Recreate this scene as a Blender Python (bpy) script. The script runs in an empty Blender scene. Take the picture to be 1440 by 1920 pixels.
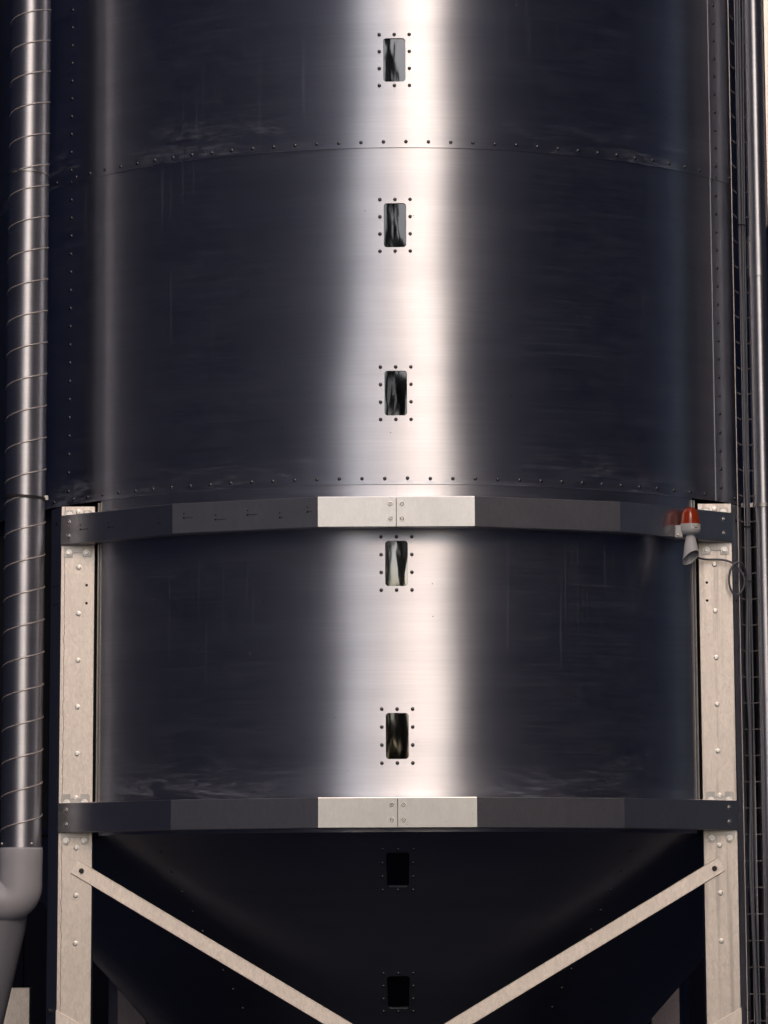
import bpy, bmesh, math, random
from mathutils import Vector, Matrix
from mathutils.geometry import delaunay_2d_cdt

random.seed(7)
SC = bpy.context.scene
COL = SC.collection
R_ = math.radians

# ------------------------------------------------------------------ camera, sky, sun, exposure
EYE, CAM_D = 1.6, 12.70
PITCH, ROLL, YAW = 0.13084, -0.00387, -0.00416
cam_data = bpy.data.cameras.new("camera")
cam = bpy.data.objects.new("camera", cam_data)
COL.objects.link(cam)
fw0 = Vector((math.sin(YAW), math.cos(YAW), 0)); rt0 = Vector((math.cos(YAW), -math.sin(YAW), 0)); up0 = Vector((0, 0, 1))
fw = fw0 * math.cos(PITCH) + up0 * math.sin(PITCH)
up = -fw0 * math.sin(PITCH) + up0 * math.cos(PITCH)
rt_ = rt0 * math.cos(ROLL) + up * math.sin(ROLL)
up_ = -rt0 * math.sin(ROLL) + up * math.cos(ROLL)
M = Matrix((rt_, up_, -fw)).transposed().to_4x4()
M.translation = Vector((0, -CAM_D, EYE))
cam.matrix_world = M
cam_data.sensor_fit = 'HORIZONTAL'
cam_data.sensor_width = 36.0
cam_data.lens = 5582.0 / 1440.0 * 36.0
cam_data.clip_start = 0.1
cam_data.clip_end = 500.0
SC.camera = cam

SUN_AZ = 8.0        # degrees from -Y towards +X
SUN_EL = 38.0
world = bpy.data.worlds.new("World"); SC.world = world; world.use_nodes = True
wn = world.node_tree.nodes; wl = world.node_tree.links
sky = wn.new("ShaderNodeTexSky"); sky.sky_type = 'NISHITA'; sky.sun_disc = False
sky.sun_elevation = R_(SUN_EL); sky.sun_rotation = R_(180.0 - SUN_AZ)
sky.dust_density = 2.4; sky.air_density = 1.0; sky.ozone_density = 1.0
bg = wn["Background"]; bg.inputs[1].default_value = 0.135
wl.new(sky.outputs[0], bg.inputs[0])

sun_data = bpy.data.lights.new("sun", 'SUN'); sun_data.energy = 0.34; sun_data.angle = R_(17.0)
sun_data.color = (1.0, 0.66, 0.39)
sun = bpy.data.objects.new("sun", sun_data); COL.objects.link(sun)
sd = Vector((math.sin(R_(SUN_AZ)) * math.cos(R_(SUN_EL)), -math.cos(R_(SUN_AZ)) * math.cos(R_(SUN_EL)), math.sin(R_(SUN_EL))))
sun.rotation_euler = sd.to_track_quat('Z', 'Y').to_euler()

SC.view_settings.view_transform = 'Standard'
SC.view_settings.look = 'None'
SC.view_settings.exposure = 0.65
SC.view_settings.gamma = 1.0
SC.view_settings.use_curve_mapping = False
SC.cycles.max_bounces = 8
SC.cycles.glossy_bounces = 5
SC.cycles.use_denoising = True

# ------------------------------------------------------------------ materials
def new_mat(name):
    m = bpy.data.materials.new(name); m.use_nodes = True
    nt = m.node_tree
    return m, nt, nt.nodes["Principled BSDF"]

def node(nt, t, **kw):
    n = nt.nodes.new(t)
    for k, v in kw.items(): setattr(n, k, v)
    return n

def ramp(nt, src, p0, p1, c0=(0, 0, 0, 1), c1=(1, 1, 1, 1)):
    n = node(nt, "ShaderNodeValToRGB")
    n.color_ramp.elements[0].position = p0; n.color_ramp.elements[0].color = c0
    n.color_ramp.elements[1].position = p1; n.color_ramp.elements[1].color = c1
    nt.links.new(src, n.inputs[0]); return n.outputs[0]

def maths(nt, op, a, b=None, clamp=False):
    n = node(nt, "ShaderNodeMath", operation=op, use_clamp=clamp)
    for i, v in enumerate((a, b)):
        if v is None: continue
        if isinstance(v, (int, float)): n.inputs[i].default_value = v
        else: nt.links.new(v, n.inputs[i])
    return n.outputs[0]

def mixc(nt, fac, a, b):
    n = node(nt, "ShaderNodeMix", data_type='RGBA')
    for i, v in ((0, fac), (6, a), (7, b)):
        if isinstance(v, (int, float)): n.inputs[i].default_value = v
        elif isinstance(v, tuple): n.inputs[i].default_value = v
        else: nt.links.new(v, n.inputs[i])
    return n.outputs[2]

def scaled(nt, vec, s, loc=(0, 0, 0)):
    n = node(nt, "ShaderNodeMapping"); n.inputs["Scale"].default_value = s; n.inputs["Location"].default_value = loc
    nt.links.new(vec, n.inputs[0]); return n.outputs[0]

def noise(nt, vec, scale, detail=4, rough=0.5, dist=0.0):
    n = node(nt, "ShaderNodeTexNoise"); n.inputs["Scale"].default_value = scale
    n.inputs["Detail"].default_value = detail; n.inputs["Roughness"].default_value = rough
    n.inputs["Distortion"].default_value = dist
    nt.links.new(vec, n.inputs["Vector"]); return n.outputs["Fac"]

def steel_mat(name, base, rough, aniso, seams=(), loc=(0, 0, 0), relief=0.05, dusty=0.05):
    """Rolled steel sheet: brushed along u, wiped-on dust with cool shade in its tint, specks and drips. UV is in metres (u round the hull, v up)."""
    m, nt, b = new_mat(name)
    uv = node(nt, "ShaderNodeUVMap"); uv.uv_map = "UVMap"
    vec = scaled(nt, uv.outputs[0], (1, 1, 1), loc)
    tan = node(nt, "ShaderNodeTangent", direction_type='UV_MAP'); tan.uv_map = "UVMap"
    nt.links.new(tan.outputs[0], b.inputs["Tangent"])
    b.inputs["Metallic"].default_value = 1.0
    b.inputs["Anisotropic"].default_value = aniso
    b.inputs["Anisotropic Rotation"].default_value = 0.25
    brush = noise(nt, scaled(nt, vec, (3.0, 120.0, 1)), 1.0, 5, 0.6)
    broad = noise(nt, scaled(nt, vec, (0.9, 9.0, 1)), 1.0, 4, 0.55)
    cloud = noise(nt, vec, 5.0, 5, 0.6, 0.6)
    # wiped film, mostly just above the laps
    wipe = noise(nt, scaled(nt, vec, (3.2, 17.0, 1)), 1.0, 7, 0.68, 0.9)
    wipe = ramp(nt, wipe, 0.47, 0.72)
    patch = ramp(nt, noise(nt, scaled(nt, vec, (1.3, 3.0, 1)), 1.0, 3, 0.5), 0.38, 0.58)
    sep = node(nt, "ShaderNodeSeparateXYZ"); nt.links.new(uv.outputs[0], sep.inputs[0])
    band = None
    for z in seams:
        d = maths(nt, 'SUBTRACT', sep.outputs[1], z)
        near = maths(nt, 'SUBTRACT', 1.0, maths(nt, 'MULTIPLY', d, 20.0, True), True)
        far = maths(nt, 'MULTIPLY', maths(nt, 'SUBTRACT', 1.0, maths(nt, 'MULTIPLY', d, 6.0, True), True), 0.55)
        s = maths(nt, 'MAXIMUM', near, far)
        band = s if band is None else maths(nt, 'MAXIMUM', band, s)
    fine = ramp(nt, noise(nt, scaled(nt, vec, (22, 75, 1), (2, 5, 0)), 1.0, 6, 0.75, 0.6), 0.40, 0.70)
    film = maths(nt, 'MULTIPLY', maths(nt, 'MULTIPLY', wipe, patch), fine)
    if band is not None:
        film = maths(nt, 'MULTIPLY', film, maths(nt, 'ADD', maths(nt, 'MULTIPLY', band, 0.95), 0.05))
    else:
        film = maths(nt, 'MULTIPLY', film, 0.08)
    # specks
    def specks(scale, radius, chance, seed):
        v = node(nt, "ShaderNodeTexVoronoi"); v.inputs["Scale"].default_value = scale
        nt.links.new(scaled(nt, vec, (1, 1, 1), (seed, seed * 1.7, 0)), v.inputs["Vector"])
        dot = maths(nt, 'LESS_THAN', v.outputs["Distance"], radius)
        sp = node(nt, "ShaderNodeSeparateColor"); nt.links.new(v.outputs["Color"], sp.inputs[0])
        return maths(nt, 'MULTIPLY', dot, maths(nt, 'GREATER_THAN', sp.outputs[0], chance))
    wsp = maths(nt, 'MAXIMUM', specks(24, 0.05, 0.86, 3.1), specks(52, 0.075, 0.90, 9.7))
    dsp = specks(22, 0.05, 0.90, 5.3)
    c = mixc(nt, ramp(nt, brush, 0.3, 0.7), tuple(x * (0.88 if relief else 0.97) for x in base[:3]) + (1,), base)
    c = mixc(nt, maths(nt, 'MULTIPLY', ramp(nt, broad, 0.42, 0.62), 0.34), c, (base[0] * .72, base[1] * .72, base[2] * .74, 1))
    c = mixc(nt, maths(nt, 'MULTIPLY', ramp(nt, cloud, 0.5, 0.75), 0.16), c, (base[0] * .75, base[1] * .73, base[2] * .70, 1))
    c = mixc(nt, dsp, c, (0.10, 0.09, 0.08, 1))
    drip = ramp(nt, noise(nt, scaled(nt, vec, (75, 0.9, 1), (4, 1, 0)), 1.0, 3, 0.6, 0.15), 0.63, 0.72)
    haze_n = ramp(nt, noise(nt, scaled(nt, vec, (6.0, 9.0, 1), (1, 8, 0)), 1.0, 9, 0.72, 0.2), 0.10, 0.95)
    dust = maths(nt, 'ADD', maths(nt, 'MULTIPLY', haze_n, dusty), maths(nt, 'MULTIPLY', maths(nt, 'MULTIPLY', drip, patch), dusty * 1.6))
    dust = maths(nt, 'ADD', dust, maths(nt, 'MULTIPLY', ramp(nt, brush, 0.45, 0.75), dusty * 0.4))
    white = maths(nt, 'MAXIMUM', maths(nt, 'MULTIPLY', film, 1.0), maths(nt, 'MULTIPLY', wsp, 0.5), True)
    white = maths(nt, 'ADD', white, dust, True)
    c = mixc(nt, white, c, (0.20, 0.36, 0.58, 1))  # dust; the dark steel's cool shade is put into its blue
    nt.links.new(c, b.inputs["Base Color"])
    met = maths(nt, 'SUBTRACT', 1.0, white, True)
    nt.links.new(met, b.inputs["Metallic"])
    r = maths(nt, 'ADD', rough - 0.03, maths(nt, 'MULTIPLY', brush, 0.05))
    r = maths(nt, 'ADD', r, maths(nt, 'MULTIPLY', cloud, 0.02))
    nt.links.new(r, b.inputs["Roughness"])
    bp = node(nt, "ShaderNodeBump"); bp.inputs["Strength"].default_value = relief; bp.inputs["Distance"].default_value = 0.002
    nt.links.new(maths(nt, 'ADD', brush, maths(nt, 'MULTIPLY', broad, 0.6)), bp.inputs["Height"])
    nt.links.new(bp.outputs[0], b.inputs["Normal"])
    return m

def galv_mat(name, base=(0.85, 0.765, 0.715, 1), rough=0.42, metal=0.85, line_x=None, streaks=False, relief=0.22, mottle=0.80):
    """Dull hot-dip galvanising with cloudy spangle; object coordinates in metres."""
    m, nt, b = new_mat(name)
    tc = node(nt, "ShaderNodeTexCoord"); vec = tc.outputs["Object"]
    cl = noise(nt, scaled(nt, vec, (1, 1, .40)), 70, 5, 0.66, 1.3)
    big = noise(nt, scaled(nt, vec, (1, 1, .35)), 9, 4, 0.55)
    c = mixc(nt, ramp(nt, cl, 0.36, 0.66), tuple(x * mottle for x in base[:3]) + (1,), base)
    c = mixc(nt, maths(nt, 'MULTIPLY', ramp(nt, big, 0.45, 0.68), 0.35), c, tuple(x * .80 for x in base[:3]) + (1,))
    spot = node(nt, "ShaderNodeTexVoronoi"); spot.inputs["Scale"].default_value = 38; nt.links.new(vec, spot.inputs["Vector"])
    c = mixc(nt, maths(nt, 'MULTIPLY', maths(nt, 'LESS_THAN', spot.outputs["Distance"], 0.07), 0.5), c, (0.2, 0.18, 0.17, 1))
    if streaks:
        st = noise(nt, scaled(nt, vec, (34, 34, 1.1)), 1.0, 5, 0.62, 0.3)
        c = mixc(nt, maths(nt, 'MULTIPLY', ramp(nt, st, 0.50, 0.62), 0.55), c, (0.40, 0.37, 0.36, 1))
    if line_x is not None:   # ragged dark joint line beside the outer edge
        sx = node(nt, "ShaderNodeSeparateXYZ"); nt.links.new(vec, sx.inputs[0])
        wob = noise(nt, scaled(nt, vec, (0, 0, 1)), 16, 6, 0.7)
        d = maths(nt, 'ABSOLUTE', maths(nt, 'SUBTRACT', maths(nt, 'SUBTRACT', sx.outputs[0], line_x), maths(nt, 'MULTIPLY', maths(nt, 'SUBTRACT', wob, 0.5), 0.022)))
        wid = maths(nt, 'ADD', 0.0002, maths(nt, 'MULTIPLY', noise(nt, scaled(nt, vec, (0, 0, 1)), 40, 3), 0.0018))
        c = mixc(nt, maths(nt, 'MULTIPLY', maths(nt, 'LESS_THAN', d, wid), 0.8), c, (0.07, 0.065, 0.065, 1))
    nt.links.new(c, b.inputs["Base Color"])
    b.inputs["Metallic"].default_value = metal
    nt.links.new(maths(nt, 'ADD', rough - 0.05, maths(nt, 'MULTIPLY', cl, 0.10)), b.inputs["Roughness"])
    bp = node(nt, "ShaderNodeBump"); bp.inputs["Strength"].default_value = relief; bp.inputs["Distance"].default_value = 0.002
    nt.links.new(cl, bp.inputs["Height"]); nt.links.new(bp.outputs[0], b.inputs["Normal"])
    return m

def plain_mat(name, base, rough, metal=0.0, var=0.15, scale=30, bump=0.1, ior=1.45):
    m, nt, b = new_mat(name)
    tc = node(nt, "ShaderNodeTexCoord")
    n = noise(nt, tc.outputs["Object"], scale, 5, 0.6)
    c = mixc(nt, ramp(nt, n, 0.3, 0.7), tuple(x * (1 - var) for x in base[:3]) + (1,), tuple(min(1, x * (1 + var * .4)) for x in base[:3]) + (1,))
    nt.links.new(c, b.inputs["Base Color"])
    b.inputs["Roughness"].default_value = rough; b.inputs["Metallic"].default_value = metal
    b.inputs["IOR"].default_value = ior
    if bump:
        bp = node(nt, "ShaderNodeBump"); bp.inputs["Strength"].default_value = bump; bp.inputs["Distance"].default_value = 0.002
        nt.links.new(n, bp.inputs["Height"]); nt.links.new(bp.outputs[0], b.inputs["Normal"])
    return m

STEEL = (0.57, 0.58, 0.64, 1)
Z_LAP1, Z_LAP2 = 4.4235, 3.1435
MAT = {}
MAT['hull_top'] = steel_mat("hull_steel_top_tier", STEEL, 0.385, 1.0, (Z_LAP1,), (3.3, 1.2, 0))
MAT['hull_mid'] = steel_mat("hull_steel_middle_tier", STEEL, 0.395, 1.0, (Z_LAP2,), (7.9, 4.1, 0))
MAT['hull_low'] = steel_mat("hull_steel_bottom_tier", STEEL, 0.40, 1.0, (2.0,), (12.7, 8.8, 0))
MAT['cone'] = steel_mat("shaded_hopper_steel", (0.22, 0.23, 0.28, 1), 0.38, 0.4, (), (1.7, 5.5, 0), 0.0, 0.004)  # hull steel darkened: the underside's shade is put into its colour
MAT['duct'] = steel_mat("duct_steel", (0.52, 0.525, 0.57, 1), 0.46, 0.7, (), (20, 3, 0))
MAT['pipe'] = steel_mat("downpipe_steel", (0.54, 0.545, 0.58, 1), 0.42, 0.8, (), (25, 6, 0))
MAT['galv_l'] = galv_mat("galvanised_left_leg", line_x=-1.279)
MAT['galv_r'] = galv_mat("galvanised_right_leg", streaks=True)
MAT['galv'] = galv_mat("galvanised_plate", (0.97, 0.875, 0.815, 1), 0.46, 0.85)
MAT['zinc'] = galv_mat("zinc_bracket", (0.50, 0.48, 0.475, 1), 0.38, 0.95)
MAT['ring'] = galv_mat("ring_beam_steel", (0.59, 0.58, 0.60, 1), 0.30, 0.98, relief=0.015, mottle=0.90)
MAT['shaded_flange'] = galv_mat("shaded_flange_zinc", (0.50, 0.515, 0.60, 1), 0.36, 0.97, relief=0.05)  # leg galvanising, darkened and blued to put in the flange's shade
MAT['shaded_zinc'] = galv_mat("shaded_back_leg_zinc", (0.34, 0.30, 0.335, 1), 0.42, 0.9)  # leg galvanising again, darkened to put in the back legs' shade
MAT['bolt'] = plain_mat("bolt_zinc", (0.88, 0.85, 0.83, 1), 0.42, 1.0, 0.1, 200, 0.0)
MAT['dark_bolt'] = plain_mat("dark_bolt_and_recess", (0.035, 0.033, 0.035, 1), 0.5, 0.3, 0.2, 200, 0.0)
MAT['rivet'] = plain_mat("rivet_steel", (0.13, 0.13, 0.145, 1), 0.42, 1.0, 0.15, 200, 0.0)
MAT['pvc'] = plain_mat("grey_plastic", (0.385, 0.385, 0.435, 1), 0.42, 0.0, 0.05, 14, 0.02)
MAT['hose'] = plain_mat("grey_hose_plastic", (0.155, 0.158, 0.19, 1), 0.5, 0.0, 0.06, 14, 0.03)
MAT['horn'] = plain_mat("horn_grey_plastic", (0.50, 0.50, 0.53, 1), 0.38, 0.0, 0.05, 40, 0.0)
MAT['red'] = plain_mat("red_lens_plastic", (0.32, 0.035, 0.008, 1), 0.14, 0.0, 0.10, 60, 0.0, 1.5)
MAT['sticker'] = plain_mat("white_sticker", (0.72, 0.71, 0.69, 1), 0.5, 0.0, 0.05, 60, 0.0)
MAT['ink'] = plain_mat("black_ink", (0.03, 0.03, 0.03, 1), 0.5, 0.0, 0.05, 60, 0.0)
MAT['cable'] = plain_mat("grey_cable_sheath", (0.12, 0.127, 0.155, 1), 0.45, 0.0, 0.1, 30, 0.0)
MAT['wire'] = plain_mat("tray_wire_zinc", (0.62, 0.57, 0.56, 1), 0.5, 0.7, 0.15, 60, 0.0)
MAT['tie'] = plain_mat("black_cable_tie", (0.015, 0.015, 0.017, 1), 0.5, 0.0, 0.1, 60, 0.0)
MAT['stain'] = plain_mat("dark_stain", (0.03, 0.028, 0.03, 1), 0.7, 0.0, 0.3, 200, 0.0)
MAT['dark'] = plain_mat("dark_wall_cladding", (0.005, 0.006, 0.012, 1), 0.95, 0.0, 0.2, 2, 0.0, 1.15)
MAT['unseen_block'] = plain_mat("unseen_block_blue", (0.024, 0.062, 0.200, 1), 0.7, 0.0, 0.2, 1.5, 0.0)  # blue chosen to tint the dark steel that mirrors these unseen blocks
MAT['pale'] = plain_mat("pale_cladding", (0.62, 0.61, 0.60, 1), 0.55, 0.0, 0.06, 1.5, 0.0)
MAT['mauve'] = plain_mat("mauve_cladding", (0.52, 0.45, 0.47, 1), 0.6, 0.0, 0.1, 1.5, 0.0)
MAT['asphalt'] = plain_mat("asphalt", (0.016, 0.025, 0.055, 1), 0.85, 0.0, 0.3, 40, 0.3)
MAT['concrete'] = plain_mat("pale_concrete", (0.48, 0.475, 0.47, 1), 0.8, 0.0, 0.12, 3, 0.1)
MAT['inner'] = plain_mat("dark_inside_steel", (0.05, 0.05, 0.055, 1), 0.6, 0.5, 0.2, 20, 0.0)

def pane_mat(name, seed, amp, tone=1.0):
    m, nt, b = new_mat(name)
    uv = node(nt, "ShaderNodeUVMap"); uv.uv_map = "UVMap"
    n1 = noise(nt, scaled(nt, uv.outputs[0], (24, 6, 1), (seed, seed * .7, 0)), 1.0, 1.5, 0.4, 0.3)
    b.inputs["Base Color"].default_value = (0.40 * tone, 0.42 * tone, 0.46 * tone, 1)
    b.inputs["Metallic"].default_value = 1.0; b.inputs["Roughness"].default_value = 0.06
    bp = node(nt, "ShaderNodeBump"); bp.inputs["Strength"].default_value = 1.0; bp.inputs["Distance"].default_value = amp
    nt.links.new(n1, bp.inputs["Height"]); nt.links.new(bp.outputs[0], b.inputs["Normal"])
    return m
PANE = [pane_mat("reflective_pane_%d" % i, 3.3 * i + 1, 0.0009, (0.22, 0.17, 0.20, 0.55, 0.25, 0.15, 0.15)[i]) for i in range(7)]  # per-pane tone puts the brightness of each reflection into the colour

# ------------------------------------------------------------------ mesh helpers
def link(name, me, parent=None, mat=None):
    o = bpy.data.objects.new(name, me); COL.objects.link(o)
    if mat is not None and not me.materials: me.materials.append(mat)
    if parent is not None: o.parent = parent
    return o

def empty(name, loc=(0, 0, 0)):
    o = bpy.data.objects.new(name, None); COL.objects.link(o); o.location = loc; o.empty_display_size = 0.1
    return o

def tag(o, label, cat, group=None):
    o["label"] = label; o["category"] = cat
    if group: o["group"] = group
    return o

class MB:
    """Collects verts / faces / uvs / normals for one mesh."""
    def __init__(s): s.v, s.f, s.uv, s.n = [], [], [], []
    def vert(s, p, uv=(0, 0), n=None):
        s.v.append(tuple(p)); s.uv.append(uv); s.n.append(tuple(n) if n is not None else None); return len(s.v) - 1
    def grid(s, rows, closed=False, uvs=None, normals=None):
        base = len(s.v)
        for j, row in enumerate(rows):
            for i, p in enumerate(row):
                s.vert(p, uvs[j][i] if uvs else (0, 0), normals[j][i] if normals else None)
        w = len(rows[0])
        for j in range(len(rows) - 1):
            for i in range(w if closed else w - 1):
                a = base + j * w + i; b_ = base + j * w + (i + 1) % w
                s.f.append((a, b_, b_ + w, a + w))
        return base
    def box(s, x0, x1, y0, y1, z0, z1):
        b = len(s.v)
        for z in (z0, z1):
            for (x, y) in ((x0, y0), (x1, y0), (x1, y1), (x0, y1)): s.vert((x, y, z))
        for q in ((3, 2, 1, 0), (4, 5, 6, 7), (0, 1, 5, 4), (1, 2, 6, 5), (2, 3, 7, 6), (3, 0, 4, 7)):
            s.f.append(tuple(b + i for i in q))
    def mesh(s, name, smooth=False, angle=None):
        me = bpy.data.meshes.new(name); me.from_pydata(s.v, [], s.f)
        l = me.uv_layers.new(name="UVMap")
        vi = [0] * len(me.loops); me.loops.foreach_get("vertex_index", vi)
        flat = []
        for i in vi: flat.extend(s.uv[i])
        l.data.foreach_set("uv", flat)
        has_n = all(n is not None for n in s.n) and s.n
        if has_n or smooth:
            me.polygons.foreach_set("use_smooth", [True] * len(me.polygons))
        if has_n: me.normals_split_custom_set_from_vertices(s.n)
        elif smooth and angle: me.set_sharp_from_angle(angle=R_(angle))
        me.validate(); me.update()
        return me
    def build(s, name, mat, parent=None, smooth=False, angle=None):
        return link(name, s.mesh(name, smooth, angle), parent, mat)

def tri_sheet(outer, holes, inner):
    """Constrained triangulation of a 2-D outline with holes. Returns pts, tris, and index loops for outline and holes."""
    pts = [Vector(p) for p in outer]; edges = [(i, (i + 1) % len(outer)) for i in range(len(outer))]
    for h in holes:
        b = len(pts); pts += [Vector(p) for p in h]; edges += [(b + i, b + (i + 1) % len(h)) for i in range(len(h))]
    pts += [Vector(p) for p in inner]
    v, e, f, ov, oe, of = delaunay_2d_cdt(pts, edges, [], 1, 1e-7)
    def inside(p, poly):
        c = False; j = len(poly) - 1
        for i in range(len(poly)):
            if (poly[i][1] > p[1]) != (poly[j][1] > p[1]) and p[0] < (poly[j][0] - poly[i][0]) * (p[1] - poly[i][1]) / (poly[j][1] - poly[i][1]) + poly[i][0]: c = not c
            j = i
        return c
    tris = []
    for t in f:
        c = (sum(v[i][0] for i in t) / len(t), sum(v[i][1] for i in t) / len(t))
        if any(inside(c, h) for h in holes) or not inside(c, outer): continue
        tris.append(t)
    return v, tris

def rrect(cx, cy, w, h, r, n=5):
    out = []
    for (sx, sy, a0) in ((1, -1, -90), (1, 1, 0), (-1, 1, 90), (-1, -1, 180)):
        for k in range(n + 1):
            a = R_(a0 + 90 * k / n)
            out.append((cx + sx * (w / 2 - r) + r * math.cos(a), cy + sy * (h / 2 - r) + r * math.sin(a)))
    return out

def circle(cx, cy, r, n=12): return [(cx + r * math.cos(2 * math.pi * k / n), cy + r * math.sin(2 * math.pi * k / n)) for k in range(n)]

def mapped_sheet(mb, outline, holes, inner, fmap, depth, hole_depth=None):
    """Sheet in (u,v); fmap(u,v,d)->(pos,normal) where d is depth behind the outer face. Adds edge walls."""
    v, tris = tri_sheet(outline, holes, inner)
    b = len(mb.v)
    for p in v:
        P, N = fmap(p[0], p[1], 0.0); mb.vert(P, (p[0], p[1]), N)
    for t in tris:
        a, b2, c = (mb.v[b + t[0]], mb.v[b + t[1]], mb.v[b + t[2]])
        n = (Vector(b2) - Vector(a)).cross(Vector(c) - Vector(a))
        idx = tuple(b + i for i in t)
        if n.dot(Vector(mb.n[b + t[0]])) < 0: idx = idx[::-1]
        mb.f.append(idx)
    for loop, dep, sgn in [(outline, depth, 1)] + [(h, hole_depth or depth, -1) for h in holes]:
        n = len(loop)
        for i in range(n):
            p, q = loop[i], loop[(i + 1) % n]
            e = Vector((q[0] - p[0], q[1] - p[1]))
            if e.length < 1e-9: continue
            o = Vector((e.y, -e.x)).normalized() * sgn
            P0, N0 = fmap(p[0], p[1], 0); P1, N1 = fmap(q[0], q[1], 0); P2, _ = fmap(q[0], q[1], dep); P3, _ = fmap(p[0], p[1], dep)
            eps = 1e-3
            Po, _ = fmap(p[0] + o.x * eps, p[1] + o.y * eps, 0)
            nn = (Vector(Po) - Vector(P0)).normalized()
            ids = [mb.vert(x, (p[0], p[1]), nn) for x in (P0, P1, P2, P3)]
            fn = (Vector(P1) - Vector(P0)).cross(Vector(P2) - Vector(P0))
            mb.f.append(tuple(ids) if fn.dot(nn) > 0 else tuple(ids[::-1]))

def tube_rows(path, radius, n=12, closed_path=False):
    """Rings along a path (parallel transport). radius may be a list."""
    P = [Vector(p) for p in path]; rows = []; m = len(P)
    t = (P[1] - P[0]).normalized()
    ref = Vector((0, 0, 1)) if abs(t.z) < 0.9 else Vector((1, 0, 0))
    a = t.cross(ref).normalized()
    for i in range(m):
        if i == 0: t2 = P[1] - P[0]
        elif i == m - 1: t2 = P[-1] - P[-2]
        else: t2 = P[i + 1] - P[i - 1]
        t2.normalize()
        a = (a - t2 * a.dot(t2)).normalized(); b = t2.cross(a)
        r = radius[i] if isinstance(radius, (list, tuple)) else radius
        rows.append([P[i] + (a * math.cos(2 * math.pi * k / n) + b * math.sin(2 * math.pi * k / n)) * r for k in range(n)])
    return rows

def tube(mb, path, radius, n=12, caps=True):
    rows = tube_rows(path, radius, n)
    # uv: u round, v along
    L = 0; uvs = []
    for j, row in enumerate(rows):
        if j: L += (Vector(path[j]) - Vector(path[j - 1])).length
        uvs.append([(k / n * 0.3, L) for k in range(n)])
    b = mb.grid(rows, True, uvs)
    if caps:
        mb.f.append(tuple(b + k for k in range(n))[::-1])
        e = b + (len(rows) - 1) * n
        mb.f.append(tuple(e + k for k in range(n)))

def lathe(mb, prof, n=24, axis_pt=(0, 0, 0)):
    """prof: list of (r, z)."""
    rows = [[(axis_pt[0] + r * math.cos(2 * math.pi * k / n), axis_pt[1] + r * math.sin(2 * math.pi * k / n), axis_pt[2] + z) for k in range(n)] for r, z in prof]
    uvs = [[(2 * math.pi * k / n * max(p[0], .01), p[1]) for k in range(n)] for p in prof]
    mb.grid(rows, True, uvs)

def spline(pts, n=8):
    """Catmull-Rom through pts."""
    P = [Vector(p) for p in pts]; P = [P[0] * 2 - P[1]] + P + [P[-1] * 2 - P[-2]]; out = []
    for i in range(1, len(P) - 2):
        for k in range(n):
            t = k / n
            out.append(0.5 * ((2 * P[i]) + (P[i + 1] - P[i - 1]) * t + (2 * P[i - 1] - 5 * P[i] + 4 * P[i + 1] - P[i + 2]) * t * t + (3 * P[i] - P[i - 1] - 3 * P[i + 1] + P[i + 2]) * t ** 3))
    out.append(P[-2]); return out

def frame_to(normal, upv=(0, 0, 1)):
    """Matrix whose local z is the outward normal."""
    z = Vector(normal).normalized(); x = Vector(upv).cross(z)
    if x.length < 1e-4: x = Vector((1, 0, 0))
    x.normalize(); y = z.cross(x)
    return Matrix((x, y, z)).transposed().to_4x4()

def place(o, pos, normal, spin=0.0):
    m = frame_to(normal); m = m @ Matrix.Rotation(spin, 4, 'Z'); m.translation = Vector(pos)
    o.matrix_local = m; return o

# small hardware, local z = outward
def dome_mesh(name, r, h, n=12, rings=4, mat=None, skirt=0.0):
    mb = MB(); prof = [(r, 0)] + [(r * math.cos(R_(90 * k / rings)), skirt + h * math.sin(R_(90 * k / rings))) for k in range(0, rings)] + [(r * .06, skirt + h)]
    lathe(mb, prof, n); b = len(mb.v) - n; mb.f.append(tuple(b + k for k in range(n)))
    me = mb.mesh(name, True, 60); me.materials.append(mat); return me

def hexbolt_mesh(name, r_w, r_h, h, mat, n=6, washer=True):
    mb = MB()
    if washer:
        lathe(mb, [(r_w, 0), (r_w, .0022), (r_w * .96, .003), (r_h * .9, .003)], 16)
    z0 = .003 if washer else 0
    prof = [(r_h, z0), (r_h, z0 + h * .82), (r_h * .86, z0 + h), (r_h * .35, z0 + h), (r_h * .28, z0 + h * .9), (.0004, z0 + h * .9)]
    lathe(mb, prof, n); b = len(mb.v) - n; mb.f.append(tuple(b + k for k in range(n)))
    me = mb.mesh(name, True, 30); me.materials.append(mat); return me

def cup_mesh(name, r, mat):
    """Flush washer with a recessed socket screw in it."""
    mb = MB()
    lathe(mb, [(r, 0), (r, .0015), (r * .93, .0026), (r * .72, .0026), (r * .66, .0008), (r * .56, .0008), (r * .50, .0036), (r * .42, .0042), (r * .20, .0042), (r * .17, .0018), (.0003, .0018)], 18)
    b = len(mb.v) - 18; mb.f.append(tuple(b + k for k in range(18)))
    me = mb.mesh(name, True, 35); me.materials.append(mat); me.materials.append(MAT['dark_bolt'])
    for p in me.polygons:
        if 3 * 18 <= p.index < 6 * 18 or p.index >= 8 * 18: p.material_index = 1  # groove and socket faces coloured dark as recess shade
    return me

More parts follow.
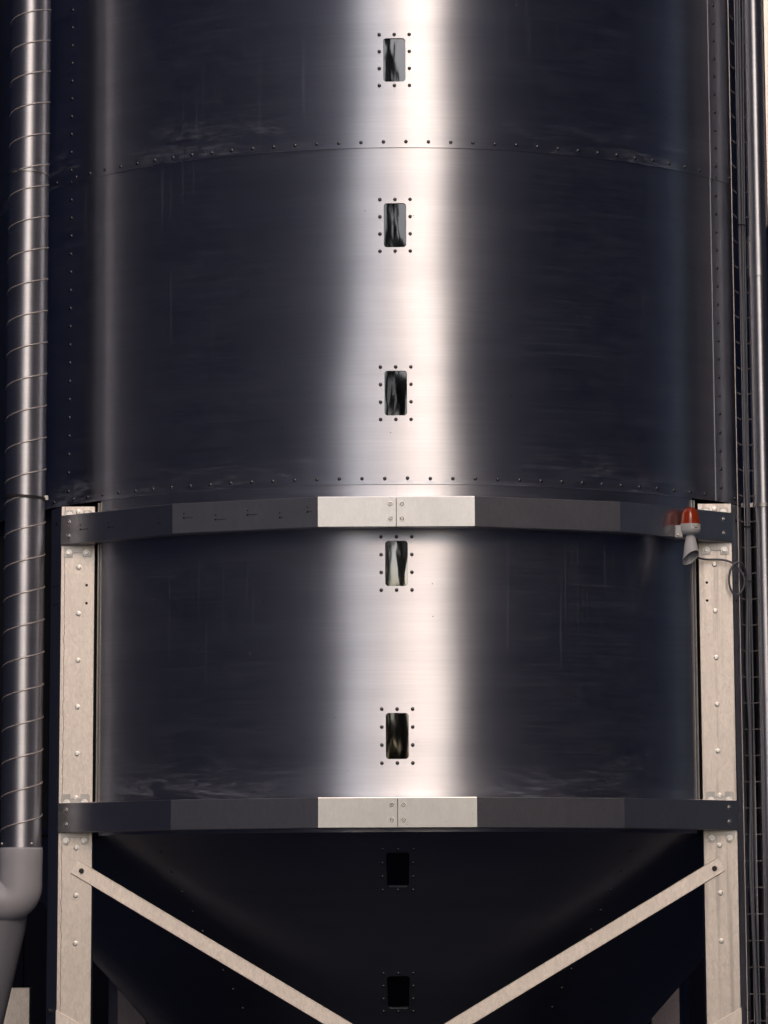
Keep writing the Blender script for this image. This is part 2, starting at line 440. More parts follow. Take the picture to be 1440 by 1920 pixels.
ME_RIVET = dome_mesh("rivet", 0.0068, 0.0042, 12, 4, MAT['rivet'], 0.0008)
def pan_mesh(name, r, h, mat):
    mb = MB(); lathe(mb, [(r * 1.35, 0), (r * 1.35, .0012), (r * 1.05, .0014), (r, .0016), (r, h * .72), (r * .82, h), (.0004, h * 1.06)], 14)
    b = len(mb.v) - 14; mb.f.append(tuple(b + k for k in range(14)))
    me = mb.mesh(name, True, 35); me.materials.append(mat); return me
ME_LEGBOLT = pan_mesh("leg_bolt", 0.0078, 0.0065, MAT['bolt'])
ME_WBOLT = hexbolt_mesh("washer_bolt", 0.0135, 0.0095, 0.008, MAT['bolt'], 12)
ME_CUP = cup_mesh("flush_bolt", 0.0105, MAT['bolt'])
ME_HEX = hexbolt_mesh("hex_bolt", 0.013, 0.0105, 0.009, MAT['dark_bolt'], 6, False)
ME_SCREW = dome_mesh("screw", 0.0055, 0.0035, 10, 3, MAT['bolt'], 0.001)

# ------------------------------------------------------------------ ground, rear hall, and unseen blocks added to shape the reflections
gb = MB(); gb.grid([[(-250, -250, 0), (250, -250, 0)], [(-250, 250, 0), (250, 250, 0)]])
ground = gb.build("ground", MAT['concrete']); ground["kind"] = "structure"  # unseen ground, made pale to brighten what the legs mirror
gb = MB(); gb.grid([[(-8, -16, .004), (8, -16, .004)], [(-8, 7, .004), (8, 7, .004)]])
yard = gb.build("yard_pavement", MAT['asphalt']); yard["kind"] = "structure"  # unseen patch, coloured dark blue to keep the cone dark
wb = MB(); wb.box(-30, 30, 7.0, 7.6, 0, 34)
for k in range(-30, 30):
    wb.box(k + 0.3, k + 0.55, 6.94, 7.0, 0, 34)
hall = wb.build("dark_hall", MAT['dark'])
tag(hall, "black clad hall wall in the gaps behind the silo", "building")

def clad_block(name, x0, x1, y0, y1, h, mat, label, rib_face):
    t = empty(name, ((x0 + x1) / 2, (y0 + y1) / 2, 0)); ox, oy = t.location.x, t.location.y
    b = MB(); b.box(x0 - ox, x1 - ox, y0 - oy, y1 - oy, 0, h); b.build("wall", mat, t)
    c = MB()
    if rib_face in ('+x', '-x'):
        fx = (x1 if rib_face == '+x' else x0) - ox; s = 1 if rib_face == '+x' else -1
        y = y0 + .4
        while y < y1 - .4:
            c.box(min(fx, fx + s * .06), max(fx, fx + s * .06), y - oy, y + .2 - oy, 0, h - .05); y += 1.0
    else:
        x = x0 + .4
        while x < x1 - .4:
            c.box(x - ox, x + .2 - ox, y1 - oy, y1 + .06 - oy, 0, h - .05); x += 1.0
    rb = c.build("cladding_rib", mat, t); rb["kind"] = "stuff"
    tag(t, label, "building"); return t

YARD = 8.0; TALL = 38.0  # unseen blocks, placed and tinted to shape the hull's reflections
clad_block("unseen_dark_block", -YARD - 6, -YARD, -35.5, 6.5, TALL, MAT['unseen_block'], "unseen dark blue block added for the left half of the silo to mirror", '+x')
g = MB(); g.box(-YARD, -5.2, -33.5, -31.0, 24.0, TALL)  # unseen block added to narrow the bright strip towards the top
tag(g.build("unseen_high_block", MAT['unseen_block']), "unseen high dark block added behind the viewer to narrow the bright strip", "building")
clad_block("unseen_dark_block", YARD, YARD + 1.2, -33.0, -2.60, TALL, MAT['unseen_block'], "unseen dark blue block added for the right half of the silo to mirror", '-x')
clad_block("unseen_dark_block", YARD, YARD + 1.2, -2.27, 6.5, TALL, MAT['unseen_block'], "unseen dark blue block added for the hull beside the right downpipe to mirror", '-x')  # slot left between these two added blocks makes the right-hand streak

# unseen hall added for the small panes to mirror: dark wall with barred openings
t = empty("added_hall", (0, -42, 0))
def hall_map(u, v, d): return Vector((u, -d, v)), Vector((0, 1, 0))
def rect(x0, x1, z0, z1): return [(x0, z0), (x1, z0), (x1, z1), (x0, z1)]
b = MB(); mapped_sheet(b, rect(-3.6, 3.8, 0, 12.0), [rect(-1.5, .7, 5.2, 8.6), rect(-1.85, -1.65, 9.0, 11.6), rect(-1.35, -1.12, 9.0, 11.6), rect(-.7, .9, 3.3, 3.75), rect(-2.3, -1.6, 1.6, 3.0)], [], hall_map, .3)
b.build("wall", MAT['dark'], t)
for x in [-1.35 + .24 * k for k in range(9)]:
    b = MB(); b.box(x, x + .06, -.2, -.1, 5.2, 8.6); b.build("added_bar", MAT['unseen_block'], t)  # bars over the sky opening, added for a pale ribbed reflection
b = MB(); b.box(-2.9, -.55, -1.2, -.2, 11.9, 22.5); b.build("added_stack", MAT['dark'], t)  # this and the next two: added shapes for the panes to mirror
b = MB(); tube(b, spline([(-.7, -.6, 16.0), (.2, -.6, 15.2), (.9, -.6, 13.6), (1.7, -.6, 11.5)], 6), .42, 10); b.build("added_chute", MAT['unseen_block'], t, True)
b = MB(); tube(b, [(.75, -.8, 11.9), (.75, -.8, 22.0)], .07, 8); b.build("added_mast", MAT['mauve'], t, True)
tag(t, "black hall with barred openings mirrored in the small panes", "building")

# ------------------------------------------------------------------ the silo
RH = 1.760
silo = empty("storage_silo", (0, 0, 0))
tag(silo, "tall round brushed steel silo on galvanised legs with riveted panels", "silo")

def out_of_round(u, z):
    """Millimetres by which the rolled sheets stray from a true circle (0 at the middle line)."""
    w = max(0.0, 1.0 - (u / 1.15) ** 2) ** 2
    e = 0.013 * max(-1.0, min(1.0, (z - 3.05) / 1.35))
    d = e * 0.42 * math.sin(u / 0.42)
    d += 0.0007 * math.sin(9.0 * u + 2.3 * z + .8) * math.sin(3.1 * z + .4) + 0.0006 * math.sin(14.0 * u - 3.7 * z) * math.sin(5.3 * z + 1.9)
    d -= 0.0007 * math.sin(2.3 * z + .8) * math.sin(3.1 * z + .4) - 0.0006 * math.sin(3.7 * z) * math.sin(5.3 * z + 1.9)
    k = 0.15 * max(-0.35, min(1.0, (z - 3.2) / 1.2)); L = 0.15
    d -= k * L * L * (1 - math.cos(max(-math.pi, min(math.pi, u / L))))
    return d * w
def cyl_map(R):
    def pos(u, v, d):
        th = u / RH; r = R - d + out_of_round(u, v)
        return Vector((r * math.sin(th), -r * math.cos(th), v))
    def f(u, v, d):
        e = .002
        n = (pos(u + e, v, d) - pos(u - e, v, d)).cross(pos(u, v + e, d) - pos(u, v - e, d)).normalized()
        return pos(u, v, d), n
    return f
def cyl_at(deg, z, R): return cyl_map(R)(R_(deg) * RH, z, 0)

WIN_W, WIN_H, WIN_R = 0.084, 0.169, 0.012
def hull_panel(name, a0, a1, z0, z1, R, mat, wins=(), thick=0.003):
    u0, u1 = R_(a0) * RH, R_(a1) * RH
    nu = max(2, int((a1 - a0) / 1.5)); nv = max(2, int((z1 - z0) / 0.12))
    us = [u0 + (u1 - u0) * i / nu for i in range(nu + 1)]; vs = [z0 + (z1 - z0) * j / nv for j in range(nv + 1)]
    outline = [(u, z0) for u in us] + [(u1, v) for v in vs[1:]] + [(u, z1) for u in us[::-1][1:]] + [(u0, v) for v in vs[::-1][1:-1]]
    holes = [rrect(0, z, WIN_W, WIN_H, WIN_R) for z in wins]
    inner = []
    for u in us[1:-1]:
        for v in vs[1:-1]:
            if all(abs(u) > WIN_W / 2 + .012 or abs(v - z) > WIN_H / 2 + .012 for z in wins): inner.append((u, v))
    mb = MB(); mapped_sheet(mb, outline, holes, inner, cyl_map(R), thick, 0.008)
    return mb.build(name, mat, silo)

SL, SR = -47.15, 44.7
R_TOP, R_MID, R_LOW = RH + .006, RH + .003, RH
WZ = [4.7625, 4.1250, 3.4860, 2.8480, 2.2105]
Z_TOP = 5.6
def row_rivets(panel, pts):
    for (deg, z, R) in pts:
        p, n = cyl_at(deg, z, R); place(link("rivet", ME_RIVET, panel), p, n)

lap = 0.045
for (z0, z1, R, mat, wins) in ((Z_LAP1, Z_TOP, R_TOP, MAT['hull_top'], WZ[:1]), (Z_LAP2, Z_LAP1 + lap, R_MID, MAT['hull_mid'], WZ[1:3])):
    c = hull_panel("hull_panel", SL, SR + 1.2, z0, z1, R, mat, wins)
    l = hull_panel("hull_panel", -180, SL + 1.2, z0, z1, R - .0018, mat)
    r = hull_panel("hull_panel", SR, 180, z0, z1, R + .0022, mat)
    # horizontal row just above the lap
    pts = []
    for k in range(-24, 25):
        d = -1.372 + 2.749 * k
        if SL + 1.6 < d < SR - .4: pts.append((d, z0 + .0215 + random.uniform(-.0008, .0008), R))
    row_rivets(c, pts)
    row_rivets(l, [(d, z0 + .0215, R - .0018) for d in (-49.6, -52.3, -55.1, -57.8, -60.6, -63.4)])
    row_rivets(r, [(d, z0 + .0215, R + .0022) for d in (48.6, 51.3, 54.1)])
    z = z0 + .055; left = []; right = []
    while z < min(z1 - .02, 5.4):
        left.append((SL + .75, z, R)); right.append((SR + 1.0, z, R + .0022)); z += 0.0725
    row_rivets(c, left); row_rivets(r, right)

LOWA = 40.2
low = hull_panel("hull_panel", -LOWA, LOWA, 1.86, Z_LAP2 + lap, R_LOW, MAT['hull_low'], WZ[3:5])
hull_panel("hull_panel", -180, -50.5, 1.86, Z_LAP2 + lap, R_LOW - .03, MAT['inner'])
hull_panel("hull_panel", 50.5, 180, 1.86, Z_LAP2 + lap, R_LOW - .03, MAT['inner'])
# edge flanges of the bottom front sheet
for s in (-1, 1):
    for (da, w, pr) in ((0.0, .006, .006), (.55, .005, .003)):
        a = s * (LOWA - .10 + da)
        mb = MB(); p, n = cyl_at(a, 2.5, R_LOW); p.z = 0; tx = Vector((math.cos(R_(a)), math.sin(R_(a)), 0))
        rows = []
        for z in (1.90, 3.135):
            rows.append([p + tx * (-w / 2) + n * (-.03) + Vector((0, 0, z)), p + tx * (-w / 2) + n * pr * .6 + Vector((0, 0, z)), p + n * pr + Vector((0, 0, z)), p + tx * (w / 2) + n * pr * .6 + Vector((0, 0, z)), p + tx * (w / 2) + n * (-.03) + Vector((0, 0, z))])
        mb.grid(rows); mb.build("edge_flange", MAT['zinc'], silo, True)

# inner shaft so that nothing shows through gaps
mb = MB(); lathe(mb, [(1.70, 1.86), (1.70, 5.6)], 64); mb.build("inner_liner", MAT['inner'], silo, True)

def pane_surface(name, pos_fn, mat, parent, seed):
    """Slightly domed pane in its own (a,b) frame."""
    mb = MB(); nx, ny = 12, 22; W, H = WIN_W + .02, WIN_H + .02
    rng = random.Random(seed); ax, ay = rng.uniform(-.35, .35), rng.uniform(-.35, .35)
    rows, uvs = [], []
    for j in range(ny + 1):
        row, uvr = [], []
        for i in range(nx + 1):
            x = (i / nx - .5) * W; y = (j / ny - .5) * H
            dome = 0.0006 * (1 - (2 * x / W - ax) ** 2) + 0.0010 * (1 - (2 * y / H - ay) ** 2)
            row.append(pos_fn(x, y, dome - .0065)); uvr.append((x, y))
        rows.append(row); uvs.append(uvr)
    mb.grid(rows, False, uvs); return mb.build(name, mat, parent, True)

RIV = [(x, y) for x in (-.0568, 0, .0568) for y in (.099, -.099)] + [(s * .0568, y) for s in (-1, 1) for y in (.033, -.033)]
for i, z in enumerate(WZ):
    R = (R_TOP, R_MID, R_MID, R_LOW, R_LOW)[i]
    w = empty("sight_window"); w.parent = silo; w.location = (0, -R, z)
    pane_surface("pane", lambda x, y, d: (x, -d + R * (1 - math.cos(x / R)), y), PANE[i], w, 10 + i)
    for (x, y) in RIV:
        th = x / R
        place(link("rivet", ME_RIVET, w), (R * math.sin(th), R - R * math.cos(th), y), (math.sin(th), -math.cos(th), 0))

# hopper cone --------------------------------------------------------
CK, CR0, CZ0 = 0.89, 1.755, 1.90
CS = math.sqrt(1 + CK * CK)
def cone_map(off=0.0):
    def f(u, v, d):      # u = angle*1.5, v = z
        th = u / 1.5; n = Vector((math.sin(th) / CS, -math.cos(th) / CS, -CK / CS))
        r = CR0 + CK * (v - CZ0)
        return Vector((r * math.sin(th), -r * math.cos(th), v)) + n * (off - d), n
    return f
def cone_panel(a0, a1, z0, z1, wins, off):
    u0, u1 = R_(a0) * 1.5, R_(a1) * 1.5
    nu = int((a1 - a0) / 2); nv = 12
    us = [u0 + (u1 - u0) * i / nu for i in range(nu + 1)]; vs = [z0 + (z1 - z0) * j / nv for j in range(nv + 1)]
    outline = [(u, z0) for u in us] + [(u1, v) for v in vs[1:]] + [(u, z1) for u in us[::-1][1:]] + [(u0, v) for v in vs[::-1][1:-1]]
    holes, boxes = [], []
    for z in wins:
        k = 1.5 / (CR0 + CK * (z - CZ0)); h = WIN_H / CS
        loop = rrect(0, 0, WIN_W, WIN_H, WIN_R)
        holes.append([(x * k, z + y / CS) for x, y in loop]); boxes.append((WIN_W * k / 2 + .02, h / 2 + .02, z))
    inner = [(u, v) for u in us[1:-1] for v in vs[1:-1] if all(abs(u) > bw or abs(v - z) > bh for bw, bh, z in boxes)]
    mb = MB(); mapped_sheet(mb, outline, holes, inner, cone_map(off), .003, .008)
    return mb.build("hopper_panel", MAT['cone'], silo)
CW = (1.7260, 1.2655)
cone_parts = []
for k, (a0, a1) in enumerate(((-33.5, 33.0), (32.0, 92), (-92, -32.5), (91, 180), (-180, -91))):
    p = cone_panel(a0, a1, 0.35, 1.90, CW if k == 0 else (), .003 if k == 0 else 0)
    if k == 0:
        for a in (-32.3, 31.8):
            z = 1.80
            while z > .75:
                P, n = cone_map(.003)(R_(a) * 1.5, z, 0); place(link("rivet", ME_RIVET, p), P, n); z -= .075
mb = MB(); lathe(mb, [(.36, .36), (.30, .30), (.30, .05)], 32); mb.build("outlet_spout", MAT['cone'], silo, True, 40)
for i, z in enumerate(CW):
    P, n = cone_map(.003)(0, z, 0)
    w = empty("sight_window"); w.parent = silo; w.location = P
    ydir = Vector((0, -CK / CS, 1 / CS)); r0 = CR0 + CK * (z - CZ0)
    def pf(x, y, d, n=n, ydir=ydir, r0=r0):
        return Vector((x, 0, 0)) + ydir * y + n * d + Vector((0, r0 * (1 - math.cos(x / r0)), 0))
    pane_surface("pane", pf, PANE[5 + i], w, 30 + i)
    for (x, y) in RIV:
        zz = z + y / CS; rr = CR0 + CK * (zz - CZ0)
        Q, nn = cone_map(.003)(x / rr * 1.5, zz, 0)
        place(link("rivet", ME_RIVET, w), Q - P, nn)

# ring beams ---------------------------------------------------------
RA = 1.847 * math.cos(R_(9))          # apothem of the 20-sided ring
def ring_point(k, off):               # vertex at (2k-1)*9 degrees, offset inwards
    a = R_(9 * k); r = (RA - off) / math.cos(R_(9)); return Vector((r * math.sin(a), -r * math.cos(a), 0))
def ring_half(s, z0, z1, gap):
    c = .003; D = .055
    prof = [(0, z0 + c), (0, z1 - c), (c * .3, z1 - c * .3), (c, z1), (D, z1), (D, z1 - .005), (.006, z1 - .005), (.006, z0 + .005), (D, z0 + .005), (D, z0), (c, z0), (c * .3, z0 + c * .3)]
    mb = MB(); rows = []
    for st in range(4):
        row = []
        for (off, z) in prof:
            if st == 0: p = Vector((s * gap, -(RA - off), 0))
            elif st == 1: p = ring_point(1, off)
            elif st == 2: p = ring_point(3, off)
            else:
                a = R_(36); n = Vector((math.sin(a), -math.cos(a), 0)); t_ = Vector((math.cos(a), math.sin(a), 0))
                e = ring_point(3, 0); L = (1.294 - e.x) / t_.x
                p = e + t_ * L - n * off
            if st and s < 0: p = Vector((-p.x, p.y, 0))
            row.append((p.x, p.y, z))
        rows.append(row)
    mb.grid(rows, True)
    n = len(prof)
    for b, flip in ((0, False), (3 * n, True)):
        ids = [b + i for i in range(n)]; mb.f.append(tuple(ids[::-1] if flip else ids))
    me = mb.mesh("ring_beam")
    bm = bmesh.new(); bm.from_mesh(me); bmesh.ops.recalc_face_normals(bm, faces=bm.faces); bm.to_mesh(me); bm.free()
    return link("ring_beam", me, silo, MAT['ring'])
ZR = ((2.9750, 3.0900), (1.8725, 1.9850))
for (z0, z1) in ZR:
    zc = (z0 + z1) / 2
    mb = MB(); mb.box(-.045, .045, -RA + .0062, -RA + .012, z0 + .0055, z1 - .0055); mb.build("splice_plate", MAT['inner'], silo)
    for s in (-1, 1):
        h = ring_half(s, z0, z1, .0014)
        for dz in (-.026, .028):
            place(link("bolt", ME_CUP, h), (s * .0215, -RA, zc + dz), (0, -1, 0))
        a = R_(36 * s); n = Vector((math.sin(a), -math.cos(a), 0)); tt = Vector((math.cos(a), math.sin(a), 0)) * s
        e = ring_point(3, 0); e.x *= s
        q = e + tt * ((1.262 - abs(e.x)) / abs(tt.x))
        for dz in (-.026, .028): place(link("bolt", ME_CUP, h), Vector((q.x, q.y, zc + dz)), n)
        if s < 0 and z0 > 2.5:
            for (ang, frac, ln) in ((18, .93, .014), (18, .08, .026), (18, .30, .030), (18, .52, .028), (18, .74, .010), (36, .12, .012), (36, .55, .02), (36, .80, .03)):
                k0, k1 = (1, 3) if ang == 18 else (3, 5)
                A, B = ring_point(k0, -.0006), ring_point(k1, -.0006)
                A.x *= -1; B.x *= -1
                f_ = 1 - frac if ang == 18 else frac
                P = A.lerp(B, f_); d_ = (A - B).normalized()
                m_ = MB(); zz = z0 + .055 + random.uniform(-.012, .008)
                nrm = Vector((math.sin(R_(-ang)), -math.cos(R_(-ang)), 0))
                for (dz, rr) in ((0, .0046), (.017, .0034)):
                    ids = []
                    for q_ in range(8):
                        aa = q_ * math.pi / 4; jr = rr * random.uniform(.7, 1.25)
                        ids.append(m_.vert(P + d_ * math.cos(aa) * jr + Vector((0, 0, zz + dz + math.sin(aa) * jr))))
                    m_.f.append(tuple(ids))
                ids = [m_.vert(P + d_ * x + Vector((0, 0, zz + y))) for x, y in ((0, -.0016), (ln * 1.4, -.0006), (ln * 1.4, .0016), (0, .0014))]
                m_.f.append(tuple(ids)); m_.build("stain_mark", MAT['stain'], h)

# legs ---------------------------------------------------------------
LX0, LX1, LY, LTOP = 1.163, 1.294, -1.300, 3.1265
def leg(s, back=False):
    g = empty("leg"); g.parent = silo
    mat = MAT['shaded_zinc'] if back else MAT['galv_l'] if s < 0 else MAT['galv_r']
    yy = LY if not back else 1.18
    def fm(u, v, d): return Vector((s * u, yy + d, v)), Vector((0, -1, 0))
    holes = [] if back else [circle(1.194, z, .0052) for z in (2.821, 2.7513)]
    mb = MB(); mapped_sheet(mb, [(LX0 + .002, 0), (LX1 - .002, 0), (LX1 - .002, LTOP), (LX0 + .002, LTOP)], holes, [], fm, .004)
    web = mb.build("web", mat, g)
    # inner return, rounded corner and oblique outer flange with lip
    prof_o = [(LX1 - .002, 0), (LX1 - .0006, .0006), (LX1, .002), (LX1 + .050, .105), (LX1 + .050, .150), (LX1 + .046, .150), (LX1 + .046, .106), (LX1 - .004, .004)]
    prof_i = [(LX0 + .002, 0), (LX0 + .0006, .0006), (LX0, .002), (LX0, .05), (LX0 + .004, .05), (LX0 + .004, .004)]
    for nm, pr in (("outer_flange", prof_o), ("inner_flange", prof_i)):
        m2 = MB(); m2.grid([[(s * x, yy + y, z) for x, y in pr] for z in (0, LTOP)], True)
        m2.f.append(tuple(range(len(pr)))); m2.f.append(tuple(range(len(pr), 2 * len(pr)))[::-1])
        me = m2.mesh(nm); bm = bmesh.new(); bm.from_mesh(me); bmesh.ops.recalc_face_normals(bm, faces=bm.faces); bm.to_mesh(me); bm.free()
        ob = link(nm, me, g, MAT['shaded_flange'])
        if nm == "outer_flange" and not back:
            nf = Vector((s * .105, -.05, 0)).normalized()
            for (fr, z, r) in ((.45, 3.065, .008), (.30, 2.822, .0055), (.62, 2.822, .0055), (.30, 2.752, .0055), (.62, 2.752, .0055)):
                hm = MB(); lathe(hm, [(r, .0004), (r * .9, .0006), (.0003, .0006)], 12); hm.f.append(tuple(24 + k for k in range(12)))
                place(link("bolt_hole", hm.mesh("bolt_hole"), g, MAT['tie']), (s * (LX1 + .05 * fr), yy + .002 + .103 * fr, z), nf)
    if back: return g
    # bolts down the middle of the web
    for z in (2.8900, 2.7105, 2.5310, 2.3520, 2.1730, 1.8150, 1.6355, 1.4550):
        place(link("bolt", ME_LEGBOLT, g), (s * 1.2245, LY, z), (0, -1, 0), random.random())
    return g
for s in (-1, 1):
    g = leg(s)
    for (z0, z1) in ZR:      # saddle bracket behind the ring end
        zc = (z0 + z1) / 2; hw, hh = .054, .0905; zb = zc + .0125 if z0 > 2.5 else zc - .016
        zb = zc + (0 if z0 < 2.5 else -.012)
        top, bot = zb + hh, zb - hh
        ol = []
        for (x, y, q) in ((-hw, bot, 2), (-.020, bot, 0), (-.018, bot + .016, 1), (.018, bot + .016, 1), (.020, bot, 0), (hw, bot, 3), (hw, top, 4), (.020, top, 0), (.018, top - .016, 1), (-.018, top - .016, 1), (-.020, top, 0), (-hw, top, 5)):
            if q in (2, 3, 4, 5):
                sx = 1 if x < 0 else -1; sy = 1 if y < zb else -1; r = .007
                cx, cy_ = x + sx * r, y + sy * r
                a0 = {2: 180, 3: 270, 4: 0, 5: 90}[q]
                ol += [(cx + r * math.cos(R_(a0 + 30 * k)), cy_ + r * math.sin(R_(a0 + 30 * k))) for k in range(4)]
            else: ol.append((x, y))
        def fb(u, v, d): return Vector((s * 1.2285 + u, LY - .0055 + d, v)), Vector((0, -1, 0))
        mb = MB(); mapped_sheet(mb, ol, [], [], fb, .005)
        br = mb.build("bracket", MAT['zinc'], silo)
        for dx in (-.034, .034):
            for zz in ((3.0935, 2.9465) if z0 > 2.5 else (1.9862, 1.8412)):
                place(link("bolt", ME_WBOLT, br), (s * 1.2285 + dx + random.uniform(-.001, .001), LY - .0057, zz), (0, -1, 0), random.random())
        place(link("bolt", ME_LEGBOLT, g), (s * 1.2285 + .0, LY, 3.1055 if z0 > 2.5 else 1.9985 + .006), (0, -1, 0))
    # gusset plate at the foot of the picture
    def fg(u, v, d): return Vector((s * u, LY - .0065 + d, v)), Vector((0, -1, 0))
    mb = MB(); mapped_sheet(mb, [(LX0 - .10, .70), (LX1 + .0008, .70), (LX1 + .0008, 1.206), (LX0 - .10, 1.206 - (LX1 - LX0 + .10) * .56)], [], [], fg, .006)
    mb.build("gusset_plate", MAT['galv'], silo)
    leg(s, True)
    place(link("bolt", ME_HEX, g), (s * (LX1 + .030), LY + .060, 1.200), Vector((s * .105, -.05, 0)))

# diagonal braces (angle bars, bolted to the legs)
for s in (-1, 1):
    a = math.atan2(-.577, .973); dx = Vector((math.cos(a) * -s, 0, math.sin(a)))      # runs down and inwards
    nz = Vector((math.sin(-a) * -s, 0, math.cos(a))); y0 = LY - (.0075 if s < 0 else .0145)
    if s > 0: y0 = LY - .0078
    o = Vector((s * 1.2025, y0, 1.7285)); L = 2.75 if s < 0 else 2.75
    mb = MB(); w = .0285; r = .007
    def bar(x, h, y): return o + dx * x + nz * h + Vector((0, y, 0))
    skew = .0 if s < 0 else -.0
    prof = [(w - .002, 0), (w, .002), (w, .007), (-w + .005, .007), (-w + .005, .045), (-w, .045), (-w, .002), (-w + .002, 0)]
    off_y = [0.0, 0.0] if s < 0 else [0.0, 0.0]
    st = [(-.032 + .0, 0), (L, 0)]
    rows = [[bar(x, h, y) for h, y in prof] for x, _ in st]
    mb.grid(rows, True); n = len(prof); mb.f.append(tuple(range(n))); mb.f.append(tuple(range(n, 2 * n)))
    me = mb.mesh("diagonal_brace"); bm = bmesh.new(); bm.from_mesh(me); bmesh.ops.recalc_face_normals(bm, faces=bm.faces); bm.to_mesh(me); bm.free()
    ob = link("diagonal_brace", me, silo, MAT['galv'])
    if s > 0: ob.location.y = -.0
    place(link("bolt", ME_HEX, ob), o + Vector((0, -.0002, 0)), (0, -1, 0), .25)

# ------------------------------------------------------------------ spiral duct on the left
DX, DY, DR = -1.428, -1.350, 0.0770
duct = empty("spiral_duct", (DX, DY, 1.80)); tag(duct, "spiral seamed steel duct running up the left edge", "duct")
def duct_prof(z0, z1, r): 
    mb = MB(); n = 40
    rows = [[(r * math.cos(2 * math.pi * k / n), r * math.sin(2 * math.pi * k / n), z) for k in range(n + 1)] for z in (z0, z1)]
    uvs = [[(2 * math.pi * k / n * r, z) for k in range(n + 1)] for z in (z0, z1)]
    nr = [[(math.cos(2 * math.pi * k / n), math.sin(2 * math.pi * k / n), 0) for k in range(n + 1)] for z in (z0, z1)]
    mb.grid(rows, False, uvs, nr); return mb
duct_prof(0, 3.7, DR).build("tube_wall", MAT['duct'], duct)
PIT = 0.1245
zj = [(0.012, 1.352), (1.356, 2.615), (2.622, 3.7)]
for q, (za, zb) in enumerate(zj):
    path = []; ph = .9 + q * 2.1
    nst = int((zb - za) / PIT * 28)
    for k in range(nst + 1):
        z = za + (zb - za) * k / nst; a = 2 * math.pi * z / PIT + ph
        path.append(((DR + .0002) * math.sin(a), -(DR + .0002) * math.cos(a), z))
    mb = MB(); tube(mb, path, .0032, 6); mb.build("lock_seam", MAT['wire'], duct, True)
def band(z, w, r, mat, name, tilt=0.0):
    mb = MB(); n = 40
    prof = [(r, -w / 2), (r + .0022, -w / 2), (r + .0022, w / 2), (r, w / 2)]
    rows = [[((pr) * math.cos(2 * math.pi * k / n), pr * math.sin(2 * math.pi * k / n), z + pz + tilt * math.cos(2 * math.pi * k / n)) for k in range(n)] for pr, pz in prof]
    uvs = [[(2 * math.pi * k / n * r, z + pz) for k in range(n)] for pr, pz in prof]
    mb.grid(rows, True, uvs); return mb.build(name, mat, duct, True, 40)
band(2.628, .006, DR + .001, MAT['zinc'], "joint_band", -.004)
band(1.352, .011, DR + .001, MAT['dark_bolt'], "clamp_band", -.004)
mb = MB(); mb.box(DR - .002, DR + .012, -.012, .012, 1.345, 1.362); mb.build("clamp_lug", MAT['zinc'], duct)
for a in (-62, 38):
    p = Vector((DR * math.sin(R_(a)), -DR * math.cos(R_(a)), .030)); place(link("screw", ME_SCREW, duct), p, (p.x, p.y, 0))

# grey plastic elbow under the duct and the slanting hose behind it
elb = empty("plastic_elbow", (DX, DY, 1.80)); tag(elb, "grey plastic elbow socket under the spiral duct", "pipe elbow")
RE = .0815
path, rad = [], []
for z, r in ((.012, RE * .80), (.0155, RE * .93), (.013, RE * .975), (.006, RE), (-.03, RE), (-.085, RE)): path.append(Vector((0, 0, z))); rad.append(r)
body = MB(); RB = .055; arc = []
for k in range(0, 13):
    a = R_(90 * k / 12); arc.append(Vector((-RB + RB * math.cos(a), 0, -.128 - RB * math.sin(a))))
pts = [Vector((0, 0, -.012)), Vector((0, 0, -.05))] + arc + [Vector((-.20, 0, -.183)), Vector((-.42, 0, -.183))]
tube(body, pts, RE, 32); body.build("bend", MAT['pvc'], elb, True, 50)
lip = MB(); lathe(lip, [(RE * .94, .016), (RE * .985, .0145), (RE * 1.005, .008), (RE * 1.005, -.03), (RE * 1.0, -.05)], 40); lip.build("socket", MAT['pvc'], elb, True)
hose = empty("slanting_hose", (DX - .076, DY + .05, 1.55)); tag(hose, "matte grey hose slanting down left below the plastic elbow", "hose")
mb = MB(); tube(mb, spline([(.010, .0, .06), (.004, 0, -.02), (-.02, 0, -.13), (-.085, 0, -.42), (-.19, 0, -.9), (-.30, 0, -1.5)], 6), .088, 28); mb.build("hose_tube", MAT['hose'], hose, True, 50)

# ------------------------------------------------------------------ beacon with horn on the upper ring
BX, BY, BZ = 1.114, -1.498, 3.020
bea = empty("warning_beacon", (BX, BY, BZ)); tag(bea, "red domed warning beacon with grey horn bolted to the upper ring", "beacon")
mb = MB(); n = 32
prof = [(.0380, .0), (.0378, .006), (.0365, .020), (.0325, .041), (.0265, .055), (.018, .0635), (.009, .0668), (.0004, .0675)]
rows, uvs = [], []
for r, z in prof:
    rows.append([((r - (.0008 if k % 2 else 0) * (1 if .01 < z < .06 else 0)) * math.cos(2 * math.pi * k / n), (r - (.0008 if k % 2 else 0) * (1 if .01 < z < .06 else 0)) * math.sin(2 * math.pi * k / n), z) for k in range(n)])
mb.grid(rows, True); mb.build("lens_dome", MAT['red'], bea, True, 60)
mb = MB(); lathe(mb, [(.036, .003), (.0395, .001), (.0395, -.0215), (.037, -.030), (.029, -.037), (.012, -.039), (.0005, -.039)], 32); mb.build("base", MAT['horn'], bea, True, 35)
st = MB(); rows = [[(.0402 * math.sin(R_(a)), -.0402 * math.cos(R_(a)), z) for a in range(-2, 67, 6)] for z in (-.019, -.003)]
st.grid(rows); sk = st.build("sticker", MAT['sticker'], bea, True)
